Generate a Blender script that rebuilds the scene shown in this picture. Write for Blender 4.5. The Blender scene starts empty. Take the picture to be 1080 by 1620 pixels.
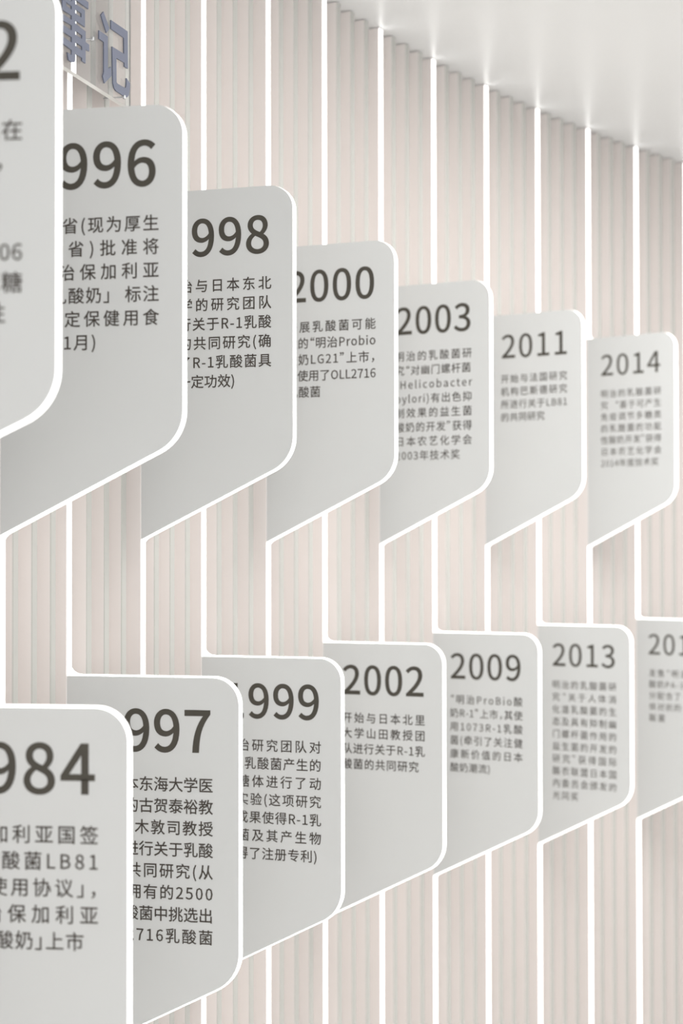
import bpy, bmesh, math, random
from mathutils import Matrix, Vector
from mathutils.geometry import tessellate_polygon
random.seed(7)
S = bpy.context.scene
COL = S.collection
EYE = 1.70                      # camera height above the floor (m)
CEIL = EYE + 1.31               # ceiling height

# ------------------------------------------------------------------ camera
F_PX, Y0, PITCH, ROLL = 2756.757, 832.954, 0.018014, 0.0013829
cam_data = bpy.data.cameras.new('camera')
cam = bpy.data.objects.new('camera', cam_data)
COL.objects.link(cam)
cam_data.sensor_fit = 'VERTICAL'
cam_data.sensor_height = 36.0
cam_data.lens = F_PX * 36.0 / 1620.0
cam_data.shift_y = (Y0 - 810.0) / 1620.0
cam_data.clip_start = 0.05
cam_data.clip_end = 60
cam_data.dof.use_dof = True
cam_data.dof.focus_distance = 3.05
cam_data.dof.aperture_fstop = 3.6
cp, sp_, cr, sr = math.cos(PITCH), math.sin(PITCH), math.cos(ROLL), math.sin(ROLL)
up0 = Vector((0, -sp_, cp)); fw = Vector((0, cp, sp_)); rt0 = Vector((1, 0, 0))
rt = rt0 * cr - up0 * sr
up = rt0 * sr + up0 * cr
M = Matrix.Identity(4)
for i in range(3):
    M[i][0] = rt[i]; M[i][1] = up[i]; M[i][2] = -fw[i]
M[2][3] = EYE
cam.matrix_world = M
S.camera = cam

# ------------------------------------------------------------------ world, added fill lights, exposure
W = bpy.data.worlds.new('gallery_light'); S.world = W; W.use_nodes = True
wb = W.node_tree.nodes['Background']
wb.inputs['Color'].default_value = (1.0, 0.985, 0.965, 1)
wb.inputs['Strength'].default_value = 1.12

def area(name, loc, rot, sx, sy, power, col):
    d = bpy.data.lights.new(name, 'AREA'); d.shape = 'RECTANGLE'; d.size = sx; d.size_y = sy
    d.energy = power; d.color = col
    o = bpy.data.objects.new(name, d); o.location = loc; o.rotation_euler = rot; COL.objects.link(o)
    return o
area('rear_fill_light', (1.5, -5.5, 1.5), (math.radians(90), 0, 0), 5.0, 2.4, 60, (1, 0.985, 0.965))  # unseen fill added behind the camera for slat sides and panel faces
area('ceiling_fill_light', (1.0, 2.9, CEIL - 0.03), (0, 0, 0), 1.2, 0.6, 10, (1, 0.98, 0.95))  # unseen fill added above the frame to lift the farther panels
area('ceiling_fill_light', (1.75, 3.9, CEIL - 0.03), (0, 0, 0), 1.8, 1.2, 38, (1, 0.98, 0.95))  # larger unseen fill, added right of view to brighten the far end

S.view_settings.view_transform = 'Standard'
S.view_settings.look = 'None'
S.view_settings.gamma = 1.0
S.view_settings.use_curve_mapping = False
S.view_settings.exposure = 0.27
S.cycles.use_denoising = True
S.cycles.max_bounces = 12
S.cycles.diffuse_bounces = 6
S.cycles.sample_clamp_indirect = 0

# ------------------------------------------------------------------ materials
def mat(name, base, rough=0.6, spec=0.4, var=0.03, scale=6.0, bump=0.0, stretch=(1, 1, 1)):
    m = bpy.data.materials.new(name); m.use_nodes = True
    nt = m.node_tree; b = nt.nodes['Principled BSDF']
    b.inputs['Roughness'].default_value = rough
    b.inputs['Specular IOR Level'].default_value = spec
    tc = nt.nodes.new('ShaderNodeTexCoord'); mp = nt.nodes.new('ShaderNodeMapping')
    mp.inputs['Scale'].default_value = stretch
    nz = nt.nodes.new('ShaderNodeTexNoise'); nz.inputs['Scale'].default_value = scale; nz.inputs['Detail'].default_value = 3
    rp = nt.nodes.new('ShaderNodeValToRGB')
    rp.color_ramp.elements[0].position = 0.35; rp.color_ramp.elements[1].position = 0.65
    rp.color_ramp.elements[0].color = tuple(c * (1 - var) for c in base) + (1,)
    rp.color_ramp.elements[1].color = tuple(min(1, c * (1 + var)) for c in base) + (1,)
    nt.links.new(tc.outputs['Object'], mp.inputs['Vector']); nt.links.new(mp.outputs['Vector'], nz.inputs['Vector'])
    nt.links.new(nz.outputs['Fac'], rp.inputs['Fac']); nt.links.new(rp.outputs['Color'], b.inputs['Base Color'])
    if bump:
        bp = nt.nodes.new('ShaderNodeBump'); bp.inputs['Strength'].default_value = bump; bp.inputs['Distance'].default_value = 0.002
        n2 = nt.nodes.new('ShaderNodeTexNoise'); n2.inputs['Scale'].default_value = scale * 20
        nt.links.new(mp.outputs['Vector'], n2.inputs['Vector'])
        nt.links.new(n2.outputs['Fac'], bp.inputs['Height']); nt.links.new(bp.outputs['Normal'], b.inputs['Normal'])
    return m

def glow(name, col, strength):
    m = bpy.data.materials.new(name); m.use_nodes = True
    nt = m.node_tree; b = nt.nodes['Principled BSDF']
    b.inputs['Base Color'].default_value = (0.9, 0.9, 0.88, 1); b.inputs['Roughness'].default_value = 0.4
    b.inputs['Emission Color'].default_value = col + (1,)
    b.inputs['Emission Strength'].default_value = strength
    return m

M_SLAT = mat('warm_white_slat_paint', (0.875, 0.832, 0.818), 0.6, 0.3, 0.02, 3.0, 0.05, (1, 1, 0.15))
M_FRONT_SHADE = mat('grey_slat_front_shade', (0.515, 0.515, 0.49), 0.55, 0.3, 0.02, 3.0, 0.05, (1, 1, 0.15))  # greyer fronts; the darker tone also stands in for weaker light there
M_BACK = mat('wall_back_paint', (0.74, 0.72, 0.68), 0.7, 0.2, 0.02, 2.0)
M_PLATE = mat('grey_white_panel_paint', (0.685, 0.703, 0.708), 0.5, 0.35, 0.012, 2.5, 0.03)
M_CEIL = mat('satin_ceiling_paint', (0.80, 0.812, 0.82), 0.34, 0.5, 0.012, 1.2, 0.05)
M_FLOOR = mat('pale_floor', (0.80, 0.79, 0.77), 0.35, 0.5, 0.03, 1.5)
M_INK = mat('printed_ink', (0.058, 0.052, 0.040), 0.45, 0.5, 0.05, 30)
M_INKB = mat('printed_brown_ink', (0.050, 0.040, 0.032), 0.45, 0.5, 0.05, 30)
M_BLUE = mat('slate_blue_letter', (0.135, 0.152, 0.22), 0.5, 0.4, 0.03, 12)
M_METAL = mat('steel_screw', (0.55, 0.56, 0.58), 0.3, 0.6, 0.02, 20)
M_METAL.node_tree.nodes['Principled BSDF'].inputs['Metallic'].default_value = 1.0
M_LED = glow('led_strip_diffuser', (1.0, 0.995, 0.975), 2.2)
M_EDGE = glow('glowing_acrylic_edge', (1.0, 0.995, 0.975), 1.8)
M_ACR = bpy.data.materials.new('clear_acrylic'); M_ACR.use_nodes = True
b = M_ACR.node_tree.nodes['Principled BSDF']
b.inputs['Base Color'].default_value = (1, 1, 1, 1)
b.inputs['Roughness'].default_value = 0.0
b.inputs['IOR'].default_value = 1.49
b.inputs['Transmission Weight'].default_value = 1.0

M_FROST = mat('frosted_acrylic_edge', (0.86, 0.86, 0.84), 0.6, 0.4, 0.01, 8)

# ------------------------------------------------------------------ helpers
def link_mesh(name, verts, faces, material, parent=None, matidx=None):
    me = bpy.data.meshes.new(name); me.from_pydata(verts, [], faces); me.update()
    mats = material if isinstance(material, (list, tuple)) else [material]
    for m in mats: me.materials.append(m)
    if matidx: me.polygons.foreach_set('material_index', matidx)
    o = bpy.data.objects.new(name, me); COL.objects.link(o)
    if parent: o.parent = parent
    return o

def box(x0, x1, y0, y1, z0, z1):
    v = [(x, y, z) for z in (z0, z1) for (x, y) in ((x0, y0), (x1, y0), (x1, y1), (x0, y1))]
    f = [(0, 3, 2, 1), (4, 5, 6, 7), (0, 1, 5, 4), (1, 2, 6, 5), (2, 3, 7, 6), (3, 0, 4, 7)]
    return v, f

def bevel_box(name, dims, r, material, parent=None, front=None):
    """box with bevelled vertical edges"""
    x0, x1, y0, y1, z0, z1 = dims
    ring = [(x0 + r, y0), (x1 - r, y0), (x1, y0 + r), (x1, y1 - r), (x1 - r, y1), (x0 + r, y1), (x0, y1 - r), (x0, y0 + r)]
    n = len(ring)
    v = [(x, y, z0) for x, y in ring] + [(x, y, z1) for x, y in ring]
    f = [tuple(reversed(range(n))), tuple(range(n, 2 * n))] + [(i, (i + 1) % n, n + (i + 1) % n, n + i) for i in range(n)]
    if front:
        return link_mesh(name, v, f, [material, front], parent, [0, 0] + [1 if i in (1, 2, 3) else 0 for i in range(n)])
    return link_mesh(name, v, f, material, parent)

def outline(pts, off):
    """pts: (u, v, radius, convex) counter-clockwise; offset inwards by off and round the corners"""
    n = len(pts); L = []
    for i in range(n):
        a, b = Vector(pts[i][:2]), Vector(pts[(i + 1) % n][:2]); d = (b - a).normalized()
        nrm = Vector((-d.y, d.x)); o = off * pts[i][3]
        L.append((a + nrm * o, d))
    res = []
    for i in range(n):
        (p, d), (q, e) = L[i - 1], L[i]
        cr = d.x * e.y - d.y * e.x
        t = ((q - p).x * e.y - (q - p).y * e.x) / cr
        c = p + d * t; r = pts[i][2]
        if r <= 0: res.append(tuple(c)); continue
        turn = math.acos(max(-1, min(1, d.dot(e))))
        r2 = max(0.0008, r - off) if cr > 0 else pts[i][4]  if off > 0 else r
        T = r2 * math.tan(turn / 2)
        s = 1 if cr > 0 else -1
        cen = c - d * T + Vector((-d.y, d.x)) * r2 * s
        a0 = math.atan2((c - d * T - cen).y, (c - d * T - cen).x)
        N = 12
        for j in range(N + 1):
            a = a0 + s * turn * j / N
            res.append((cen.x + r2 * math.cos(a), cen.y + r2 * math.sin(a)))
    return res

def plate(name, ring, y0, y1, material, parent):
    n = len(ring)
    v = [(u, y0, z) for u, z in ring] + [(u, y1, z) for u, z in ring]
    f = [tuple(range(n)), tuple(reversed(range(n, 2 * n)))] + [(i, n + i, n + (i + 1) % n, (i + 1) % n) for i in range(n)]
    return link_mesh(name, v, f, material, parent)

# ------------------------------------------------------------------ glyphs (latin and figures: own outlines; Chinese: text object)
LAT = {"0":[[137,-14,277,-14,417,-14,506,114,506,368,506,623,417,745,277,745,137,745,51,623,51,368,51,114],[360,60,277,60,194,60,137,154,137,368,137,583,194,674,277,674,360,674,417,583,417,368,417,154]],"1":[[89,26,89,0,223,0,357,0,491,0,491,26,491,51,491,77,440,77,391,77,343,77,343,294,343,514,343,734,320,734,297,734,274,734,234,711,186,694,120,680,120,663,120,643,120,623,166,623,208,623,251,623,251,440,251,257,251,77,197,77,143,77,89,77,89,51]],"2":[[43,17,43,0,197,0,351,0,506,0,506,26,506,51,506,80,437,80,368,80,303,80,266,80,220,74,183,71,354,234,471,383,471,531,471,660,388,745,257,745,163,745,100,703,40,640,57,623,74,605,94,588,134,637,186,671,246,671,337,671,380,611,380,528,380,400,274,254,43,54,43,37]],"3":[[149,-14,263,-14,394,-14,500,66,500,197,500,297,431,360,343,383,343,383,343,386,343,388,423,414,474,474,474,563,474,680,383,745,260,745,177,745,111,708,57,660,71,640,89,620,106,600,146,643,197,671,257,671,334,671,380,625,380,557,380,477,331,417,177,417,177,391,177,368,177,346,348,346,406,288,406,200,406,114,346,63,257,63,174,63,120,103,77,146,60,129,46,109,29,89,77,34]],"4":[[340,69,340,0,368,0,397,0,426,0,426,69,426,134,426,203,460,203,491,203,523,203,523,226,523,251,523,274,491,274,460,274,426,274,426,428,426,580,426,734,391,734,360,734,326,734,223,577,123,420,20,263,20,243,20,223,20,203,126,203,234,203,340,203,340,134],[340,351,340,274,266,274,191,274,114,274,171,357,226,443,283,526,303,560,323,597,340,634,343,634,343,634,346,634,343,597,340,537,340,500,340,426]],"5":[[146,-14,263,-14,386,-14,503,77,503,237,503,400,403,471,280,471,237,471,203,460,171,443,177,514,183,585,191,654,283,654,374,654,466,654,466,680,466,708,466,734,348,734,228,734,111,734,103,620,94,506,86,391,103,380,120,371,134,360,177,388,208,403,257,403,348,403,408,340,408,237,408,129,340,63,254,63,169,63,114,103,74,143,57,123,43,103,26,83,77,34]],"6":[[160,-14,300,-14,414,-14,511,83,511,226,511,380,431,454,308,454,251,454,186,423,143,368,146,594,228,671,331,671,374,671,420,648,448,614,466,634,483,651,500,671,457,714,403,745,326,745,186,745,57,637,57,351,57,109],[154,143,143,294,191,363,248,388,294,388,383,388,426,323,426,226,426,126,371,60,300,60,208,60]],"7":[[211,277,197,0,228,0,263,0,294,0,306,286,337,457,508,677,508,697,508,714,508,734,354,734,203,734,49,734,49,708,49,680,49,654,169,654,286,654,406,654,260,454]],"8":[[143,-14,280,-14,417,-14,508,71,508,177,508,277,451,331,386,368,386,371,386,371,386,374,428,408,483,474,483,551,483,663,408,745,283,745,169,745,80,668,80,557,80,480,126,426,180,388,180,388,180,386,180,386,114,348,46,280,46,183,46,69],[380,443,331,397,243,431,163,471,163,557,163,628,214,677,280,677,360,677,406,620,406,546,406,491],[366,54,280,54,194,54,126,111,126,191,126,260,169,317,228,357,331,314,423,277,423,180,423,106]],"9":[[154,-14,234,-14,371,-14,500,100,500,397,500,631,394,745,254,745,140,745,43,651,43,508,43,357,123,277,246,277,306,277,371,314,414,368,408,140,326,63,231,63,183,63,140,83,109,120,91,100,74,80,57,63,100,20],[403,594,414,443,366,374,311,346,260,346,174,346,131,411,131,508,131,608,183,674,254,674,348,674]],"R":[[234,386,194,386,194,477,194,568,194,657,234,657,274,657,317,657,431,657,494,623,494,528,494,431,431,386,317,386,274,386],[443,103,503,0,537,0,571,0,608,0,546,106,483,214,420,320,520,346,585,414,585,528,585,680,480,734,331,734,254,734,177,734,100,734,100,488,100,246,100,0,131,0,163,0,194,0,194,103,194,208,194,311,237,311,280,311,326,311,386,208]],"L":[[100,246,100,0,240,0,377,0,514,0,514,26,514,51,514,80,408,80,300,80,194,80,194,297,194,514,194,734,163,734,131,734,100,734,100,488]],"G":[[197,-14,388,-14,488,-14,568,23,614,71,614,174,614,277,614,380,534,380,454,380,374,380,374,354,374,328,374,303,426,303,477,303,531,303,531,240,531,174,531,111,500,83,451,69,397,69,240,69,154,183,154,368,154,551,248,665,397,665,471,665,517,634,554,597,571,617,588,637,605,657,563,700,497,745,394,745,200,745,57,603,57,366,57,129]],"O":[[186,-14,371,-14,554,-14,683,134,683,368,683,603,554,745,371,745,186,745,57,603,57,368,57,134],[503,69,371,69,240,69,154,186,154,368,154,551,240,665,371,665,503,665,588,551,588,368,588,186]],"P":[[100,246,100,0,131,0,163,0,194,0,194,97,194,194,194,291,234,291,274,291,314,291,474,291,583,363,583,517,583,677,474,734,311,734,240,734,171,734,100,734,100,488],[228,368,194,368,194,463,194,560,194,657,228,657,263,657,297,657,428,657,491,625,491,517,491,414,431,368,303,368,266,368]],"B":[[100,246,100,0,180,0,257,0,334,0,497,0,611,71,611,214,611,314,551,374,463,391,463,391,463,394,463,394,531,417,571,480,571,554,571,683,466,734,317,734,246,734,174,734,100,734,100,488],[228,423,194,423,194,503,194,580,194,660,231,660,268,660,306,660,420,660,480,628,480,543,480,468,428,423,303,423,266,423],[237,74,194,74,194,166,194,257,194,351,237,351,277,351,320,351,451,351,520,308,520,217,520,120,448,74,320,74,277,74]],"H":[[100,246,100,0,131,0,163,0,194,0,194,114,194,231,194,346,306,346,420,346,534,346,534,231,534,114,534,0,565,0,597,0,628,0,628,246,628,488,628,734,597,734,565,734,534,734,534,631,534,528,534,426,420,426,306,426,194,426,194,528,194,631,194,734,163,734,131,734,100,734,100,488]],"A":[[86,246,3,0,34,0,66,0,97,0,120,74,146,149,169,223,257,223,346,223,437,223,460,149,483,74,506,0,540,0,571,0,603,0,520,246,437,488,354,734,320,734,286,734,251,734,169,488],[266,297,191,297,203,334,214,371,226,411,254,494,277,571,300,657,303,657,303,657,303,657,328,574,351,494,377,411,388,371,403,334,414,297,340,297]],"S":[[200,-14,303,-14,457,-14,554,80,554,194,554,303,488,354,403,391,368,406,331,420,297,437,240,460,177,488,177,560,177,623,231,665,314,665,380,665,434,640,480,597,497,617,511,637,528,657,477,708,400,745,314,745,180,745,83,665,83,551,83,446,163,394,231,363,266,348,300,334,337,317,406,286,460,263,460,186,460,117,403,69,306,69,228,69,154,103,103,160,86,137,66,117,49,94,111,29]],"-":[[46,268,46,246,131,246,217,246,303,246,303,268,303,291,303,314,217,314,131,314,46,314,46,291]],"a":[[126,-14,217,-14,283,-14,346,23,397,66,397,66,400,66,400,66,403,43,406,23,408,0,434,0,457,0,483,0,483,111,483,223,483,334,483,468,428,557,294,557,206,557,131,517,83,486,94,466,106,443,117,423,160,451,217,480,280,480,368,480,391,414,391,343,160,317,60,260,60,140,60,43],[294,60,243,60,188,60,146,86,146,146,146,217,208,263,391,283,391,231,391,183,391,131,340,86]],"b":[[280,-14,331,-14,454,-14,568,94,568,280,568,448,491,557,351,557,291,557,231,523,180,480,180,514,183,546,183,577,183,651,183,723,183,797,154,797,123,797,91,797,91,531,91,266,91,0,117,0,140,0,166,0,169,20,171,37,174,57,174,57,177,57,177,57,223,14],[406,63,317,63,280,63,231,77,183,120,183,214,183,311,183,406,234,454,283,480,328,480,431,480,471,400,471,280,471,146]],"c":[[163,-14,306,-14,371,-14,434,14,483,54,468,74,454,97,443,117,408,86,363,63,314,63,214,63,146,146,146,271,146,397,217,480,317,480,360,480,394,460,426,434,440,454,457,474,471,494,434,528,383,557,314,557,174,557,51,451,51,271,51,91]],"d":[[140,-14,277,-14,343,-14,400,23,443,63,443,63,443,63,446,63,448,43,451,20,454,0,477,0,503,0,528,0,528,266,528,531,528,797,497,797,466,797,437,797,437,725,437,657,437,588,437,557,440,526,440,494,394,534,351,557,288,557,163,557,54,448,54,271,54,91],[346,63,297,63,203,63,146,140,146,271,146,397,217,480,303,480,348,480,391,463,437,423,437,328,437,234,437,137,391,89]],"e":[[166,-14,311,-14,386,-14,443,11,491,43,480,63,468,83,457,103,417,77,374,60,323,60,220,60,149,134,143,251,263,251,386,251,508,251,511,263,511,283,511,303,511,457,434,557,294,557,171,557,51,448,51,271,51,91],[237,314,140,314,151,423,220,483,297,483,383,483,431,426,431,314,334,314]],"f":[[34,491,34,468,57,468,83,468,106,468,106,311,106,157,106,0,137,0,169,0,197,0,197,157,197,311,197,468,237,468,274,468,314,468,314,494,314,517,314,543,274,543,237,543,197,543,197,571,197,600,197,628,197,700,223,737,274,737,294,737,317,731,337,720,343,745,348,768,357,791,331,803,300,808,266,808,157,808,106,740,106,631,106,600,106,571,106,543,83,543,57,540,34,537,34,514]],"g":[[143,-251,274,-251,443,-251,551,-163,551,-63,551,29,486,66,360,66,326,66,288,66,254,66,180,66,160,91,160,126,160,157,174,174,194,191,217,180,248,171,274,171,386,171,474,246,474,360,474,408,454,448,428,474,466,474,503,474,540,474,540,497,540,520,540,543,477,543,414,543,351,543,331,551,306,557,274,557,166,557,71,483,71,363,71,297,106,246,143,217,143,217,143,214,143,214,114,194,83,157,83,111,83,69,103,40,131,23,131,20,131,20,131,17,80,-14,51,-57,51,-106,51,-197],[337,234,274,234,211,234,160,283,160,363,160,443,211,491,274,491,340,491,391,443,391,363,391,283],[394,-186,288,-186,188,-186,131,-151,131,-91,131,-60,146,-29,186,0,211,-6,237,-9,257,-9,288,-9,320,-9,351,-9,423,-9,460,-26,460,-77,460,-134]],"h":[[91,266,91,0,123,0,154,0,183,0,183,131,183,263,183,394,237,448,277,477,331,477,403,477,434,434,434,331,434,220,434,111,434,0,466,0,497,0,526,0,526,114,526,228,526,343,526,483,474,557,360,557,286,557,231,517,180,466,180,503,183,540,183,577,183,651,183,723,183,797,154,797,123,797,91,797,91,531]],"i":[[91,180,91,0,123,0,154,0,183,0,183,180,183,363,183,543,154,543,123,543,91,543,91,363],[103,654,137,654,174,654,200,680,200,717,200,751,174,774,137,774,103,774,77,751,77,717,77,680]],"k":[[91,266,91,0,123,0,151,0,183,0,183,49,183,94,183,143,217,183,251,223,283,263,337,174,391,89,443,0,477,0,508,0,543,0,474,109,406,217,337,323,397,397,457,471,517,543,483,543,451,543,417,543,340,448,263,351,186,257,186,257,183,257,183,257,183,437,183,617,183,797,151,797,123,797,91,797,91,531]],"l":[[120,-14,188,-14,214,-14,228,-9,240,-6,237,17,231,43,228,66,217,63,214,63,208,63,194,63,183,74,183,103,183,334,183,565,183,797,154,797,123,797,91,797,91,565,91,337,91,109,91,31]],"n":[[91,180,91,0,123,0,154,0,183,0,183,131,183,263,183,394,237,448,277,477,331,477,403,477,434,434,434,331,434,220,434,111,434,0,466,0,497,0,526,0,526,114,526,228,526,343,526,483,474,557,360,557,286,557,228,517,177,463,177,463,177,463,177,463,174,491,171,517,166,543,143,543,117,543,91,543,91,363]],"o":[[171,-14,303,-14,437,-14,554,91,554,271,554,451,437,557,303,557,171,557,51,451,51,271,51,91],[397,63,303,63,208,63,146,146,146,271,146,397,208,480,303,480,397,480,460,397,460,271,460,146]],"p":[[91,29,91,-228,123,-228,154,-228,183,-228,183,-169,183,-106,183,-46,183,-14,183,17,180,51,231,9,283,-14,331,-14,454,-14,568,94,568,280,568,448,491,557,351,557,288,557,226,520,177,480,177,480,177,480,177,480,174,500,171,523,166,543,143,543,117,543,91,543,91,286],[406,63,317,63,280,63,231,77,183,120,183,214,183,311,183,406,237,454,283,480,328,480,431,480,471,400,471,280,471,146]],"r":[[91,180,91,0,123,0,154,0,183,0,183,117,183,231,183,348,220,440,274,474,320,474,343,474,354,471,374,466,380,491,386,520,391,546,374,554,357,557,331,557,271,557,217,514,177,443,177,443,177,443,177,443,174,477,171,511,166,543,143,543,117,543,91,543,91,363]],"t":[[146,-14,263,-14,297,-14,331,-3,363,6,357,31,351,54,346,77,326,69,303,60,283,60,220,60,200,100,200,166,200,266,200,368,200,468,248,468,297,468,346,468,346,494,346,517,346,543,297,543,248,543,200,543,200,594,200,645,200,697,174,697,149,697,123,697,120,645,117,594,114,543,86,543,54,540,26,537,26,514,26,491,26,468,54,468,80,468,109,468,109,368,109,268,109,169,109,60]],"y":[[77,-234,100,-234,208,-234,266,-151,303,-46,371,151,440,346,508,543,477,543,448,543,420,543,386,443,354,343,320,243,306,194,291,137,277,89,274,89,274,89,271,89,254,140,234,194,217,243,180,343,146,443,109,543,77,543,46,543,14,543,86,363,157,180,231,0,226,-14,223,-29,220,-43,197,-109,157,-160,97,-160,83,-160,66,-154,54,-151,49,-174,43,-200,37,-223,54,-231]],"(":[[146,-46,240,-197,257,-188,277,-180,294,-171,208,-29,169,140,169,311,169,480,208,648,294,791,277,800,257,808,240,817,146,668,91,508,91,311,91,114]],")":[[80,-188,100,-197,191,-46,246,114,246,311,246,508,191,668,100,817,80,808,60,800,43,791,129,648,171,480,171,311,171,140,129,-29,43,-171,60,-180]],"“":[[717,783,771,808,763,823,757,834,748,848,685,817,623,748,623,660,623,605,660,565,703,565,748,565,771,600,771,631,771,665,745,694,708,694,697,694,688,691,680,685,680,731],[908,783,962,808,954,823,948,834,940,848,877,817,817,748,817,660,817,605,851,565,894,565,940,565,962,600,962,631,962,665,937,694,900,694,888,694,880,691,874,685,874,731]],"”":[[283,625,231,600,237,585,243,574,251,560,314,591,377,660,377,748,377,803,340,843,297,843,251,843,228,811,228,777,228,743,254,714,291,714,303,714,314,717,320,723,320,677],[91,625,37,600,46,585,51,574,60,560,123,591,183,660,183,748,183,803,149,843,106,843,60,843,37,811,37,777,37,743,63,714,100,714,111,714,120,717,126,723,126,677]],"「":[[754,845,651,845,651,631,651,414,651,200,674,200,700,200,725,200,725,391,725,585,725,777,805,777,885,777,965,777,965,800,965,823,965,845,860,845]],"」":[[246,-86,351,-86,351,129,351,346,351,560,326,560,300,560,277,560,277,368,277,177,277,-17,194,-17,114,-17,34,-17,34,-40,34,-63,34,-86,140,-86]],",":[[69,-171,74,-191,166,-151,220,-77,220,20,220,86,191,126,143,126,106,126,74,103,74,63,74,23,106,-3,143,-3,146,-3,149,0,154,0,151,-60,114,-109,54,-137,60,-154]],"，":[[149,-89,157,-106,263,-71,331,11,331,120,331,191,300,234,246,234,203,234,169,211,169,163,169,117,203,91,243,91,248,91,254,94,260,94,257,26,211,-23,134,-54,143,-71]],"、":[[208,23,274,-57,297,-37,317,-17,340,3,280,74,188,166,117,223,94,206,74,186,51,166,123,109]],".":[[103,-14,140,-14,174,-14,206,14,206,57,206,97,174,126,140,126,103,126,74,97,74,57,74,14]]}
ADV = {'-': .347, '(': .338, ')': .338, 'A': .608, 'B': .657, 'G': .689, 'H': .728, 'L': .543, 'O': .742, 'P': .633, 'R': .635,
       'a': .563, 'b': .618, 'c': .51, 'e': .554, 'i': .275, 'l': .284, 'o': .606, 'p': .62, 'r': .388, 't': .377, 'y': .521,
       '“': .5, '”': .5, '「': .5, '」': .5, '，': .5, '、': .5, ' ': .68}
for ch in '0123456789': ADV[ch] = .555
SHIFT = {'“': -.5, '「': -.5}
_cache = {}
def thicken(V, F, b):
    """heavier stroke weight: a band of width b along the outline"""
    key = lambda p: (round(p[0], 5), round(p[1], 5))
    uid = {}; idx = [uid.setdefault(key(p), len(uid)) for p in V]
    P = [None] * len(uid)
    for p, i in zip(V, idx): P[i] = p
    cnt = {}
    FF = []
    for f in F:
        g = [idx[i] for i in f]
        ar = sum(P[g[i]][0] * P[g[(i + 1) % len(g)]][1] - P[g[(i + 1) % len(g)]][0] * P[g[i]][1] for i in range(len(g)))
        if abs(ar) < 1e-12: continue
        if ar < 0: g.reverse()
        FF.append(tuple(g))
        for i in range(len(g)):
            e = (g[i], g[(i + 1) % len(g)]); cnt[e] = cnt.get(e, 0) + 1
    edges = [e for e in cnt if (e[1], e[0]) not in cnt and e[0] != e[1]]
    nr = {}
    for a, c in edges:
        dx, dy = P[c][0] - P[a][0], P[c][1] - P[a][1]; l = math.hypot(dx, dy) or 1
        for q in (a, c): nr.setdefault(q, []).append((dy / l, -dx / l))
    off = {}
    for q, ns in nr.items():
        x = sum(n[0] for n in ns); y = sum(n[1] for n in ns); l = math.hypot(x, y) or 1
        x, y = x / l, y / l
        c = max(0.55, x * ns[0][0] + y * ns[0][1])
        off[q] = len(P); P.append((P[q][0] + x * b / c, P[q][1] + y * b / c))
    for a, c in edges: FF.append((c, a, off[a], off[c]))
    return P, FF
def glyph(ch, bold, res):
    key = (ch, bold, res)
    if key in _cache: return _cache[key]
    if ch in LAT:
        c = bpy.data.curves.new('glyph', 'CURVE'); c.dimensions = '2D'; c.fill_mode = 'BOTH'; c.resolution_u = res
        for q in LAT[ch]:
            s = c.splines.new('BEZIER'); n = len(q) // 6; s.bezier_points.add(n - 1); s.use_cyclic_u = True
            for i in range(n):
                b = s.bezier_points[i]; v = [t / 1000 for t in q[6 * i:6 * i + 6]]
                b.handle_left_type = b.handle_right_type = 'FREE'
                b.co = (v[2], v[3], 0); b.handle_left = (v[0], v[1], 0); b.handle_right = (v[4], v[5], 0)
    else:
        c = bpy.data.curves.new('glyph', 'FONT'); c.body = ch; c.size = 1; c.resolution_u = res
    o = bpy.data.objects.new('glyph', c); COL.objects.link(o)
    bpy.context.view_layer.update()
    dg = bpy.context.evaluated_depsgraph_get()
    m = o.evaluated_get(dg).to_mesh()
    gv = [(v.co.x, v.co.y) for v in m.vertices]; gf = [tuple(p.vertices) for p in m.polygons]
    if bold: gv, gf = thicken(gv, gf, bold)
    out = (gv, gf)
    o.evaluated_get(dg).to_mesh_clear()
    COL.objects.unlink(o); bpy.data.objects.remove(o); bpy.data.curves.remove(c)
    _cache[key] = out
    return out

def put(V, Fc, ch, u, v, em, bold, res):
    if ch == ' ': return
    gv, gf = glyph(ch, bold, res); n = len(V); sh = SHIFT.get(ch, 0)
    V += [(u + (x + sh) * em, 0.0, v + y * em) for x, y in gv]
    Fc += [tuple(n + i for i in f) for f in gf]

EM = 0.0255
def body_lines(lines, u0, u1, c0, pitch, wt):
    out = []
    for i, ln in enumerate(lines):
        if not ln: continue
        V, Fc = [], []
        txt, a, b_ = (ln, u0, u1) if isinstance(ln, str) else ln
        adv = [ADV.get(ch, 1.0) * EM for ch in txt]
        tr = (b_ - a - sum(adv)) / max(1, len(txt) - 1)
        x = a; base = c0 - pitch * i - 0.38 * EM
        for ch, w in zip(txt, adv):
            put(V, Fc, ch, x, base, EM, wt, 2); x += w + tr
        out.append((V, Fc))
    return out

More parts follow.
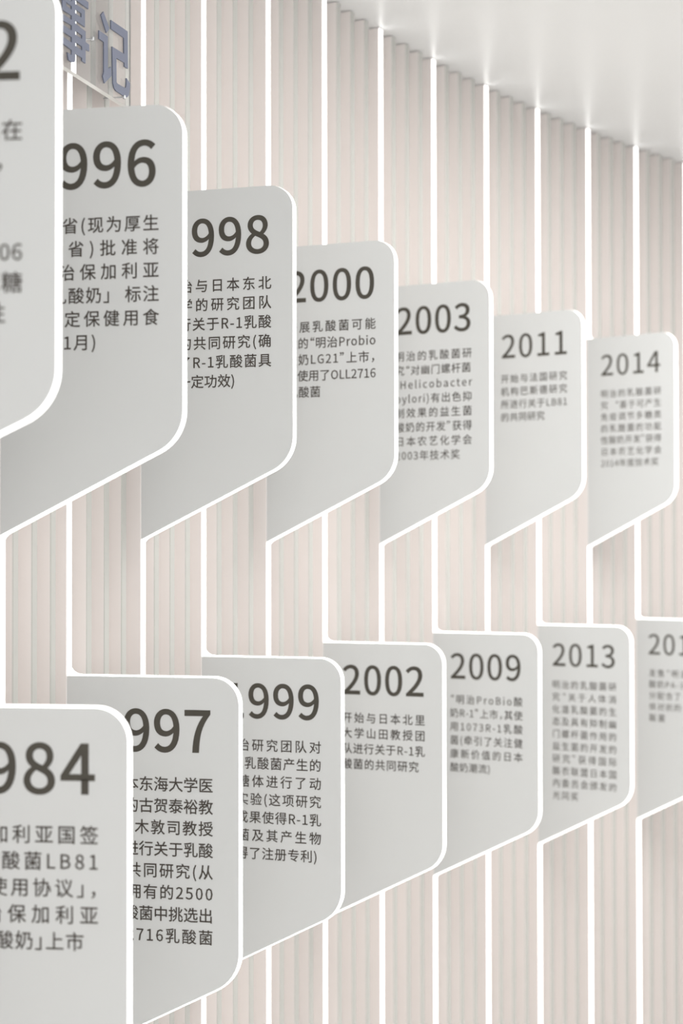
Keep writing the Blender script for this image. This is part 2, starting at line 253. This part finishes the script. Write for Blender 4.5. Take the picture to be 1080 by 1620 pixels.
# ------------------------------------------------------------------ wall geometry: strip k stands at (x, y), heading th
FR = {-5: (-0.6011, 1.0966, -0.0813, 0.0, 0.298),
      -4: (-0.6171, 1.3962, -0.0258, 0.0, 0.298),
      -3: (-0.6166, 1.6962, 0.0297, 0.0, 0.298),
      -2: (-0.6142, 1.997, 0.0852, 0.0, 0.298),
      -1: (-0.5655, 2.2938, 0.1407, 0.0, 0.2982),
      0: (-0.5151, 2.5895, 0.1963, 0.0083, 0.2957),
      1: (-0.4488, 2.882, 0.2493, -0.0054, 0.2979),
      2: (-0.3674, 3.1707, 0.3002, 0.0031, 0.3006),
      3: (-0.276, 3.443, 0.3491, 0.0, 0.298),
      4: (-0.1624, 3.7344, 0.3964, 0.0022, 0.302),
      5: (-0.0402, 4.0083, 0.4422, -0.0023, 0.2986),
      6: (0.0942, 4.2765, 0.4869, -0.0003, 0.2987),
      7: (0.2404, 4.5385, 0.5307, -0.0028, 0.3005),
      8: (0.3978, 4.7938, 0.574, -0.0011, 0.2965),
      9: (0.566, 5.0422, 0.6168, 0.0004, 0.2995),
      10: (0.7447, 5.2831, 0.6596, 0.0024, 0.3003),
      11: (0.9336, 5.5162, 0.7026, -0.0019, 0.298),
      12: (1.1323, 5.7409, 0.7459, 0.0, 0.298),
      13: (1.3407, 5.9567, 0.79, 0.0, 0.298),
      14: (1.5584, 6.1631, 0.8341, 0.0, 0.298),
      15: (1.785, 6.3597, 0.8782, 0.0, 0.298),
      16: (2.0201, 6.5461, 0.9223, 0.0, 0.298)}
PITCHW = 0.3
def along(k, f):
    a, b = FR[k], FR[k + 1]
    th = a[2] + (b[2] - a[2]) * f
    m = (a[2] + th) / 2
    # end-corrected arc position
    x = a[0] + f * PITCHW * math.sin(m); y = a[1] + f * PITCHW * math.cos(m)
    mm = (a[2] + b[2]) / 2
    ex = b[0] - (a[0] + PITCHW * math.sin(mm)); ey = b[1] - (a[1] + PITCHW * math.cos(mm))
    return x + ex * f, y + ey * f, th

K0, K1 = -5, 16
DEPTH = 0.063
# back wall (structure)
fv, bv = [], []
for k in range(K0, K1):
    for j in range(6):
        x, y, th = along(k, j / 6)
        nx, ny = math.cos(th), -math.sin(th)
        fv.append((x - DEPTH * nx, y - DEPTH * ny)); bv.append((x - (DEPTH + .12) * nx, y - (DEPTH + .12) * ny))
n = len(fv)
V = [(x, y, 0) for x, y in fv] + [(x, y, CEIL) for x, y in fv] + [(x, y, 0) for x, y in bv] + [(x, y, CEIL) for x, y in bv]
Fc = []
for i in range(n - 1):
    Fc += [(i, i + 1, n + i + 1, n + i), (2 * n + i + 1, 2 * n + i, 3 * n + i, 3 * n + i + 1), (n + i, n + i + 1, 3 * n + i + 1, 3 * n + i)]
Fc += [(0, n, 3 * n, 2 * n), (n - 1, 3 * n - 1, 4 * n - 1, 2 * n - 1)]
wall = link_mesh('wall_left', V, Fc, M_BACK); wall['kind'] = 'structure'
v, f = box(-3, 9, -4, 11, CEIL, CEIL + .08)
ceil_o = link_mesh('ceiling', v, f, M_CEIL); ceil_o['kind'] = 'structure'
v, f = box(-3, 9, -4, 11, -.06, 0)
floor_o = link_mesh('floor', v, f, M_FLOOR); floor_o['kind'] = 'structure'

# slats: parts of the wall, three between each pair of lit fins
proto = bevel_box('slat', (-DEPTH + .001, -0.002, 0.001, 0.0220, 0.002, CEIL - .002), 0.0015, M_SLAT, wall, M_FRONT_SHADE)
first = True
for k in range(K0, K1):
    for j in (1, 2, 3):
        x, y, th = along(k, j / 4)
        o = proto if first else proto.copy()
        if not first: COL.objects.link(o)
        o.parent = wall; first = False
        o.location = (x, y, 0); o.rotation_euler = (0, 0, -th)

# lit fins without a sign board: parts of the wall too
def fin_parts(parent):
    bevel_box('fin', (-DEPTH + .001, -0.0006, 0, 0.0225, 0.002, CEIL - .002), 0.001, M_SLAT, parent)
    bevel_box('light_strip', (-0.0006, 0.0, 0.0015, 0.0200, 0.004, CEIL - .004), 0.0002, M_LED, parent)

fin0 = strip0 = None
for k in list(range(K0, -2)) + list(range(12, K1)):
    x, y, th, dn, w_ = FR[k]
    if fin0 is None:
        fin0 = bevel_box('lit_fin', (-DEPTH + .001, -0.0006, 0, 0.0225, 0.002, CEIL - .002), 0.001, M_SLAT, wall)
        strip0 = bevel_box('light_strip', (-0.0006, 0.0, 0.0015, 0.0200, 0.004, CEIL - .004), 0.0002, M_LED, fin0)
        fo = fin0
    else:
        fo = fin0.copy(); COL.objects.link(fo); so = strip0.copy(); COL.objects.link(so); so.parent = fo
    fo.parent = wall; fo.location = (x, y, 0); fo.rotation_euler = (0, 0, -th)

# ------------------------------------------------------------------ timeline boards
UP = dict(vA=EYE + .0316, vAb=EYE + .1735, vT=EYE + .6645)
LO = dict(vA=EYE - .8272, vAb=EYE - .6779, vT=EYE - .1917)
BOARDS = {
 -2: ('2', .2280, .5465, .0885, .0155, (.0475, .2535), (.488, .0348),
      [('在', .228, .2535), ('，', .2205, .2333), None, None, ('06', .2252, .2535), ('糖', .228, .2535), ('性', .2085, .234)],
      'large nearest panel of the upper row, cut by the left edge, year ending in 2'),
 -1: ('1984', .2264, -.3046, .0865, .0155, (.0475, .2540), (-.3581, .0344),
      ['与保加利亚国签', '订「乳酸菌LB81', '菌株使用协议」，', '「明治保加利亚', ('酸奶」上市', .1150, .2350)],
      'nearest lower-row panel reading 1984, cut by the left edge, five text lines'),
 0: ('1996', .2268, .5466, .0885, .0155, (.0478, .2543), (.491, .0346),
      ['厚生省(现为厚生', '劳动省)批准将', '「明治保加利亚', ('乳酸奶」 标注', .0868, .2543), '为特定保健用食', ('1月)', .106, .1585)],
      'second panel of the upper row reading 1996, six text lines, the last one short'),
 1: ('1997', .2220, -.3139, .0905, .0150, (.0445, .2490), (-.3675, .035),
      ['与日本东海大学医', '学部的古贺泰裕教', '授、高木敦司教授', '开始进行关于乳酸', '菌的共同研究(从', '明治拥有的2500', '株乳酸菌中挑选出', 'OLL2716乳酸菌'],
      'second panel of the lower row reading 1997, eight lines of dense dark text'),
 2: ('1998', .2284, .5455, .0885, .0150, (.0484, .2549), (.491, .0346),
      ['明治与日本东北', '大学的研究团队', '进行关于R-1乳酸', '菌的共同研究(确', '定了R-1乳酸菌具', ('有一定功效)', .0490, .1860)],
      'third panel of the upper row reading 1998, in sharp focus, top beside the lit strips'),
 3: ('1999', .2260, -.3110, .0885, .0140, (.0470, .2521), (-.3645, .035),
      ['明治研究团队对', 'R-1乳酸菌产生的', '多糖体进行了动', '物实验(这项研究', '的成果使得R-1乳', '酸菌及其产生物', ('获得了注册专利)', .0470, .2440)],
      'third panel of the lower row reading 1999, seven lines of sharp dark text'),
 4: ('2000', .2298, .5450, .0880, .0120, (.0490, .2549), (.491, .0346),
      ['开展乳酸菌可能', '性的“明治Probio', '酸奶LG21”上市，', '其使用了OLL2716', ('乳酸菌', .0505, .1290)],
      'fourth upper-row panel reading 2000, its fifth text line short'),
 5: ('2002', .2259, -.3100, .0880, .0120, (.0455, .2508), (-.3635, .035),
      ['开始与日本北里', '大学山田教授团', '队进行关于R-1乳', ('酸菌的共同研究', .0455, .2355)],
      'fourth panel of the lower row reading 2002, short block of four text lines'),
 6: ('2003', .2231, .5450, .0880, .0110, (.0425, .2473), (.491, .0346),
      ['明治的乳酸菌研', ('究“对幽门螺杆菌', .0425, .2450), '(Helicobacter', 'pylori)有出色抑', '制效果的益生菌', '酸奶的开发”获得', '日本农艺化学会', ('2003年技术奖', .0425, .2155)],
      'fifth panel of the upper row reading 2003, eight lines mentioning Helicobacter pylori'),
 7: ('2009', .2256, -.3115, .0870, .0090, (.0455, .2515), (-.365, .035),
      ['“明治ProBio酸', '奶R-1”上市，其使', '用1073R-1乳酸', '菌(牵引了关注健', '康新价值的日本', ('酸奶潮流)', .0455, .161)],
      'fifth panel of the lower row reading 2009, six lines of slightly blurred text'),
 8: ('2011', .2270, .5460, .0850, .0070, (.0466, .2472), (.489, .0350),
      ['开始与法国研究', '机构巴斯德研究', '所进行关于LB81', ('的共同研究', .0466, .180)],
      'sixth panel of the upper row reading 2011, short block of four blurred lines'),
 9: ('2013', .2262, -.3100, .0855, .0060, (.0470, .2510), (-.3635, .0352),
      ['明治的乳酸菌研', '究“关于人体消', '化道乳酸菌的生', '态及具有抑制幽', '门螺杆菌作用的', '益生菌的开发的', '研究”获得国际', '酪农联盟日本国', '内委员会颁发的', ('光冈奖', .0470, .1305)],
      'sixth panel of the lower row reading 2013, tall block of ten blurred lines'),
 10: ('2014', .2270, .5485, .0835, .0050, (.0480, .2508), (.493, .0349),
      ['明治的乳酸菌研', '究 “基于可产生', '免疫调节多糖类', '的乳酸菌的功能', '性酸奶开发”获得', '日本农艺化学会', ('2014年度技术奖', .0480, .2415)],
      'last panel of the upper row reading 2014, blurred, seven lines of faint text'),
 11: ('2015', .2185, -.3040, .0850, .0040, (.0425, .2470), (-.3625, .035),
      [('发售“明治', .0425, .178), ('酸奶PA-3', .0425, .165), ('分配合了', .0425, .156), ('体对抗的', .0425, .156), ('酸菌', .0425, .1)],
      'last panel of the lower row reading 201, cut by the right edge'),
}
RIM = 0.0023
for k, (year, cen, base, yem, bold, (u0, u1), (c0, pit), lines, label) in BOARDS.items():
    x, y, th, dn, wd = FR[k]
    nx, ny = math.cos(th), -math.sin(th)
    root = bpy.data.objects.new('timeline_panel', None); COL.objects.link(root)
    root.location = (x + dn * nx, y + dn * ny, 0); root.rotation_euler = (0, 0, -th)
    root['label'] = label; root['category'] = 'sign panel'; root['group'] = 'year panels along the slatted wall'
    fin_parts(root)
    R = LO if k % 2 else UP
    w = wd - dn - .0038
    top = 0.1 if not k % 2 else 1.0
    # (u, v, radius, inset factor of the edge that starts here, concave radius of the inset outline)
    pts = [(0.0, R['vA'], 0, 1, 0), (w, R['vAb'], .068, 1, 0), (w, R['vT'], .046, top, 0), (0.0, R['vT'], 0, 0, 0)]
    ring = outline(pts, 0.0); inner = outline(pts, RIM)
    # fillets where the glowing edge runs into the vertical strip
    sl = (R['vAb'] - R['vA']) / w
    n = len(ring)
    V = [(u, .002, z) for u, z in ring] + [(u, .014, z) for u, z in ring] + [(u, .002, z) for u, z in inner] + [(u, .014, z) for u, z in inner]
    Fc = []
    for i in range(n - 1):
        j = i + 1
        Fc += [(i, n + i, n + j, j), (i, j, 2 * n + j, 2 * n + i), (n + i, 3 * n + i, 3 * n + j, n + j)]
    # two small fillet wedges (bottom and top) joined to the edge light
    def fillet(dirv, z0, r, sgn):
        d1 = Vector((0, sgn)); d2 = Vector(dirv).normalized()
        ang_ = math.acos(d1.dot(d2)); T = r / math.tan(ang_ / 2)
        bis = (d1 + d2).normalized(); c = Vector((0, z0)) + bis * (r / math.sin(ang_ / 2))
        a = Vector((0, z0)) + d1 * T; b2 = Vector((0, z0)) + d2 * T
        A0 = math.atan2((a - c).y, (a - c).x); A1 = math.atan2((b2 - c).y, (b2 - c).x)
        dA = (A1 - A0 + math.pi) % (2 * math.pi) - math.pi
        arc = [(c.x + r * math.cos(A0 + dA * q / 8), c.y + r * math.sin(A0 + dA * q / 8)) for q in range(9)]
        m0 = len(V); loop = [(0, z0)] + arc; m = len(loop)
        V.extend([(u, .002, z) for u, z in loop]); V.extend([(u, .014, z) for u, z in loop])
        Fc.append(tuple(m0 + i for i in range(m))); Fc.append(tuple(m0 + m + i for i in reversed(range(m))))
        for i in range(1, m - 1):
            Fc.append((m0 + i, m0 + i + 1, m0 + m + i + 1, m0 + m + i))
    fillet((1, sl), R['vA'], .022, -1)
    fillet((1, 0), R['vT'], .022, 1)
    link_mesh('glowing_edge', V, Fc, M_EDGE, root)
    plate('face_plate', inner, 0.0, 0.0025, M_PLATE, root)
    plate('back_plate', inner, 0.0135, 0.016, M_PLATE, root)
    V, Fc = [], []
    for i, ch in enumerate(year):
        c = cen - (len(year) - 1 - i) * .052
        put(V, Fc, ch, c - .2775 * yem - dn, EYE + base, yem, bold, 8)
    o = link_mesh('year_number', V, Fc, M_INK, root); o.location = (0, -.0004, 0)
    wt = .010 if k < 3 else (.008 if k < 6 else .004 if k < 9 else .0)
    rows = body_lines(lines, u0 - dn, u1 - dn, EYE + c0, pit, wt) if not dn else body_lines(
        [l if (l is None or isinstance(l, str)) else (l[0], l[1] - dn, l[2] - dn) for l in lines], u0 - dn, u1 - dn, EYE + c0, pit, wt)
    for V, Fc in rows:
        o = link_mesh('text_line', V, Fc, M_INKB, root); o.location = (0, -.0004, 0)

# ------------------------------------------------------------------ clear acrylic title sign on the slats
SO, STH = (-0.4132, 2.872), 0.2749
SHI = [[[-0.0791,0.9633],[-0.0651,0.9645],[-0.0645,0.8058],[-0.0687,0.8023],[-0.0777,0.7998],[-0.0786,0.8034]],[[-0.095,0.8116],[-0.0783,0.8114],[-0.0782,0.7996],[-0.0905,0.8004]],[[-0.1426,0.9151],[-0.0133,0.9174],[-0.0133,0.9057],[-0.1425,0.9055]],[[-0.0652,0.8987],[-0.027,0.8998],[-0.0269,0.8902],[-0.0414,0.8901],[-0.0651,0.8901]],[[-0.0414,0.8903],[-0.0269,0.8904],[-0.0269,0.8718],[-0.0413,0.872]],[[-0.0651,0.8838],[-0.041,0.8835],[-0.041,0.8719],[-0.0651,0.8722]],[[-0.1142,0.8973],[-0.0786,0.898],[-0.0785,0.8907],[-0.1001,0.891],[-0.1142,0.8915]],[[-0.1142,0.8919],[-0.0998,0.8915],[-0.0997,0.8746],[-0.1141,0.8743]],[[-0.1001,0.8852],[-0.0785,0.8851],[-0.0785,0.8751],[-0.1001,0.8748]],[[-0.1361,0.8676],[-0.0785,0.8685],[-0.0784,0.8593],[-0.136,0.8567]],[[-0.0651,0.8672],[-0.0243,0.8655],[-0.0243,0.8548],[-0.0387,0.8549],[-0.065,0.8552]],[[-0.0387,0.8553],[-0.0243,0.8552],[-0.0241,0.8127],[-0.0386,0.813]],[[-0.1423,0.8508],[-0.0784,0.8514],[-0.0784,0.8399],[-0.1423,0.8399]],[[-0.065,0.8493],[-0.0384,0.849],[-0.0383,0.8362],[-0.065,0.8368]],[[-0.0251,0.8486],[-0.0097,0.8477],[-0.0096,0.8366],[-0.0251,0.8358]],[[-0.136,0.8325],[-0.0783,0.8316],[-0.0783,0.8193],[-0.1359,0.8216]],[[-0.065,0.8307],[-0.0383,0.8303],[-0.0383,0.8179],[-0.0649,0.8178]]]
JI = [[[0.038,0.9116],[0.0482,0.9204],[0.0728,0.8997],[0.0704,0.8954],[0.061,0.8879]],[[0.0302,0.8834],[0.0669,0.8836],[0.067,0.8304],[0.0706,0.8306],[0.0804,0.8359],[0.0829,0.8212],[0.0529,0.8001],[0.0456,0.8104],[0.0505,0.8188],[0.0504,0.8693],[0.0303,0.8691]],[[0.0802,0.9157],[0.1529,0.9174],[0.1546,0.8524],[0.1387,0.852],[0.138,0.8585],[0.1036,0.8572],[0.1043,0.8158],[0.1092,0.8144],[0.14,0.8154],[0.1447,0.8169],[0.1469,0.8215],[0.1478,0.8343],[0.1638,0.8298],[0.1632,0.819],[0.1588,0.808],[0.1516,0.8018],[0.1432,0.7999],[0.1032,0.8],[0.0941,0.8028],[0.0886,0.8104],[0.0851,0.8718],[0.1368,0.8735],[0.1358,0.9011],[0.0803,0.9007]]]
sign = bpy.data.objects.new('acrylic_title_sign', None); COL.objects.link(sign)
sign.location = (SO[0], SO[1], 0); sign.rotation_euler = (0, 0, -STH)
sign['label'] = 'clear acrylic sheet with slate blue Chinese title letters on the slats'; sign['category'] = 'sign'
v, f = box(-.0115, -.0015, -.27, .172, EYE + .787, EYE + 1.26)
pl = link_mesh('acrylic_sheet', v, f, [M_ACR, M_FROST], sign, [1, 1, 1, 0, 1, 0])
def letter(polys):
    V, Fc = [], []
    for q in polys:
        n0 = len(V); m = len(q)
        V += [(-.0012, s, EYE + z) for s, z in q] + [(.0008, s, EYE + z) for s, z in q]
        for ids in tessellate_polygon([[Vector((s, z, 0)) for s, z in q]]):
            Fc.append(tuple(n0 + i for i in ids)); Fc.append(tuple(n0 + m + i for i in reversed(ids)))
        for i in range(m): Fc.append((n0 + i, n0 + (i + 1) % m, n0 + m + (i + 1) % m, n0 + m + i))
    return V, Fc
for nm, polys in (('title_letter', SHI), ('title_letter', JI)):
    V, Fc = letter(polys); o = link_mesh(nm, V, Fc, M_BLUE, sign)
    bm = bmesh.new(); bm.from_mesh(o.data); bmesh.ops.recalc_face_normals(bm, faces=bm.faces); bm.to_mesh(o.data); bm.free()
def screw(s, z):
    V, Fc = [], []; N = 16
    prof = [(-.0385, .0014), (-.0012, .0014), (-.0012, .0036), (.0012, .0036), (.002, .003), (.002, 0)]
    for px, r in prof:
        for i in range(N): V.append((px, s + r * math.cos(i * math.tau / N), z + r * math.sin(i * math.tau / N)))
    for a in range(len(prof) - 1):
        for i in range(N):
            j = (i + 1) % N; Fc.append((a * N + i, a * N + j, (a + 1) * N + j, (a + 1) * N + i))
    link_mesh('screw', V, Fc, M_METAL, sign)
screw(.0049, EYE + .862); screw(.1382, EYE + .799);
